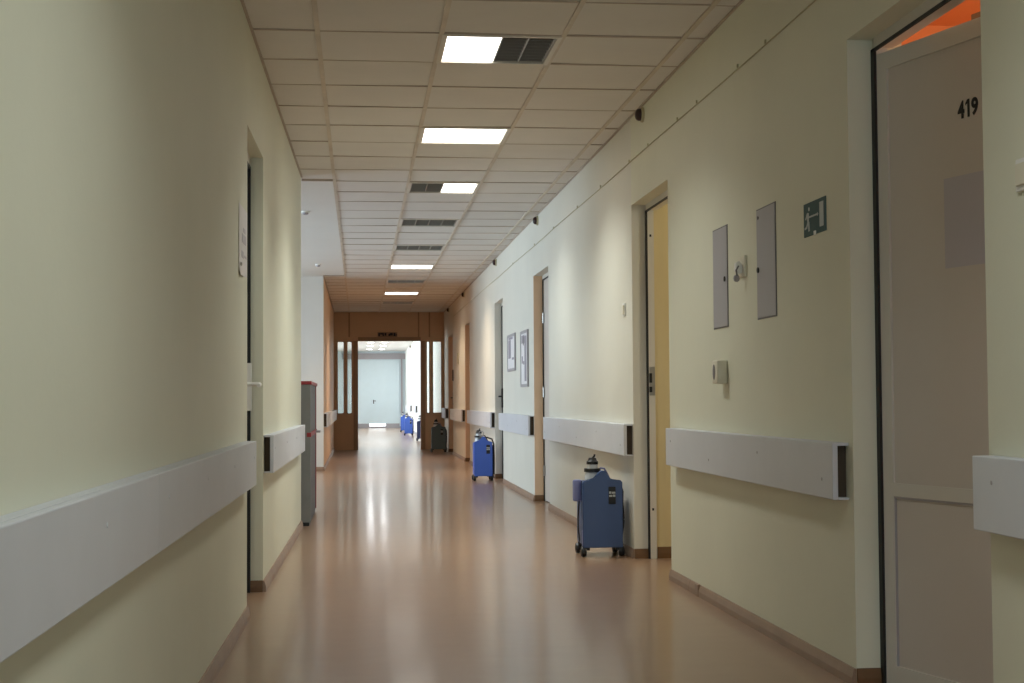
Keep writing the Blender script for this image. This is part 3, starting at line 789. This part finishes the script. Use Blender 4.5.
c1 = concentrator('oxygen_concentrator', 'nearest dimly lit blue oxygen concentrator on casters, before the open doorway', (1.535, 9.13, 0), 0, BLUE_D, BLUE_D)
c2 = concentrator('oxygen_concentrator', 'bright blue oxygen concentrator with a tube loop beside the dark-handled door', (1.52, 17.82, 0), 0, BLUE, BLUE, detail=False, loop=True, w=.225)
c3 = concentrator('oxygen_concentrator', 'dark grey oxygen concentrator against the tan partition', (1.51, 27.7, 0), 0, GREYD, GREYD, detail=False, w=.27)
dup(c2, (1.385, 41.0, 0), 0, 'middle blue oxygen concentrator beyond the partition, front one of a pair', OG)
dup(c2, (1.40, 45.3, 0), 0, 'farthest blue oxygen concentrator, half hidden behind another', OG)
concentrator('oxygen_concentrator', 'shaded blue concentrator mostly hidden by the right partition post', (1.53, 35.4, 0), 0, BLUE_SHADED, BLUE_SHADED, detail=False)

# ------------------------------------------------------------------ lights
def area(name, loc, rot, sx, sy, power, col, spread=math.pi):
    L = bpy.data.lights.new(name, 'AREA'); L.shape = 'RECTANGLE'; L.size = sx; L.size_y = sy; L.energy = power; L.color = col; L.spread = spread
    o = bpy.data.objects.new(name, L); COL.objects.link(o); o.location = loc; o.rotation_euler = rot; return o
FL = (.95, 1.0, .95)
SPR = math.radians(126)
for k, s in enumerate(ST):
    if s == 'off': continue
    cx = {'left': .7025-.14, 'right': .7025+.13, 'full': .7025}[s]; wx = .26 if s != 'full' else .53
    col = FL if k < 4 else (1.0, .76, .52)
    area('troffer_light', (cx, Y0+2.4*k+.3, H-.012), (0,0,0), wx, .53, (12 if s != 'full' else 23) * (1.1 if k >= 4 else 1), col, SPR)
area('troffer_light', (.7025, Y0-4.8+.3, H-.012), (0,0,0), .53, .53, 13, (.92, 1.0, 1.0), SPR)
DAY = (.73, .86, 1.0)
area('alcove_daylight', (-3.75, 16.15, 1.75), (0, -math.pi/2, 0), 1.7, 8.1, 375, DAY)
area('rear_daylight', (.5, YB-.3, 1.5), (math.pi/2, 0, 0), 1.75, 1.6, 66, (.68, .87, 1.0))
for a,b in FW: area('far_daylight', (-3.45, (a+b)/2, 1.65), (0, -math.pi/2, 0), 1.7, b-a, 520, (.86,.93,1.0))
for y in (44.2, 46.8, 50.2):
    for x in (.35, .78): area('downlight_lamp', (x, y, H-.03), (0,0,0), .2, .2, 14, (.92,.97,1.0))
def point(name, loc, power, col, r=.15):
    L = bpy.data.lights.new(name, 'POINT'); L.energy = power; L.color = col; L.shadow_soft_size = r
    o = bpy.data.objects.new(name, L); COL.objects.link(o); o.location = loc; return o
point('front_room_lamp', (3.4, 4.6, 2.0), 48, (1, .86, .64))
point('middle_room_lamp', (3.3, 7.7, 2.0), 27, (1, .97, .82))
W = bpy.data.worlds.new('sky'); SC.world = W; W.use_nodes = True
W.node_tree.nodes['Background'].inputs['Color'].default_value = (.75, .85, 1, 1)
W.node_tree.nodes['Background'].inputs['Strength'].default_value = 0.8
SC.view_settings.view_transform = 'Standard'
SC.view_settings.look = 'None'
SC.view_settings.exposure = 0.0
SC.cycles.use_denoising = True
SC.cycles.max_bounces = 10; SC.cycles.diffuse_bounces = 6
SC.cycles.sample_clamp_indirect = 6
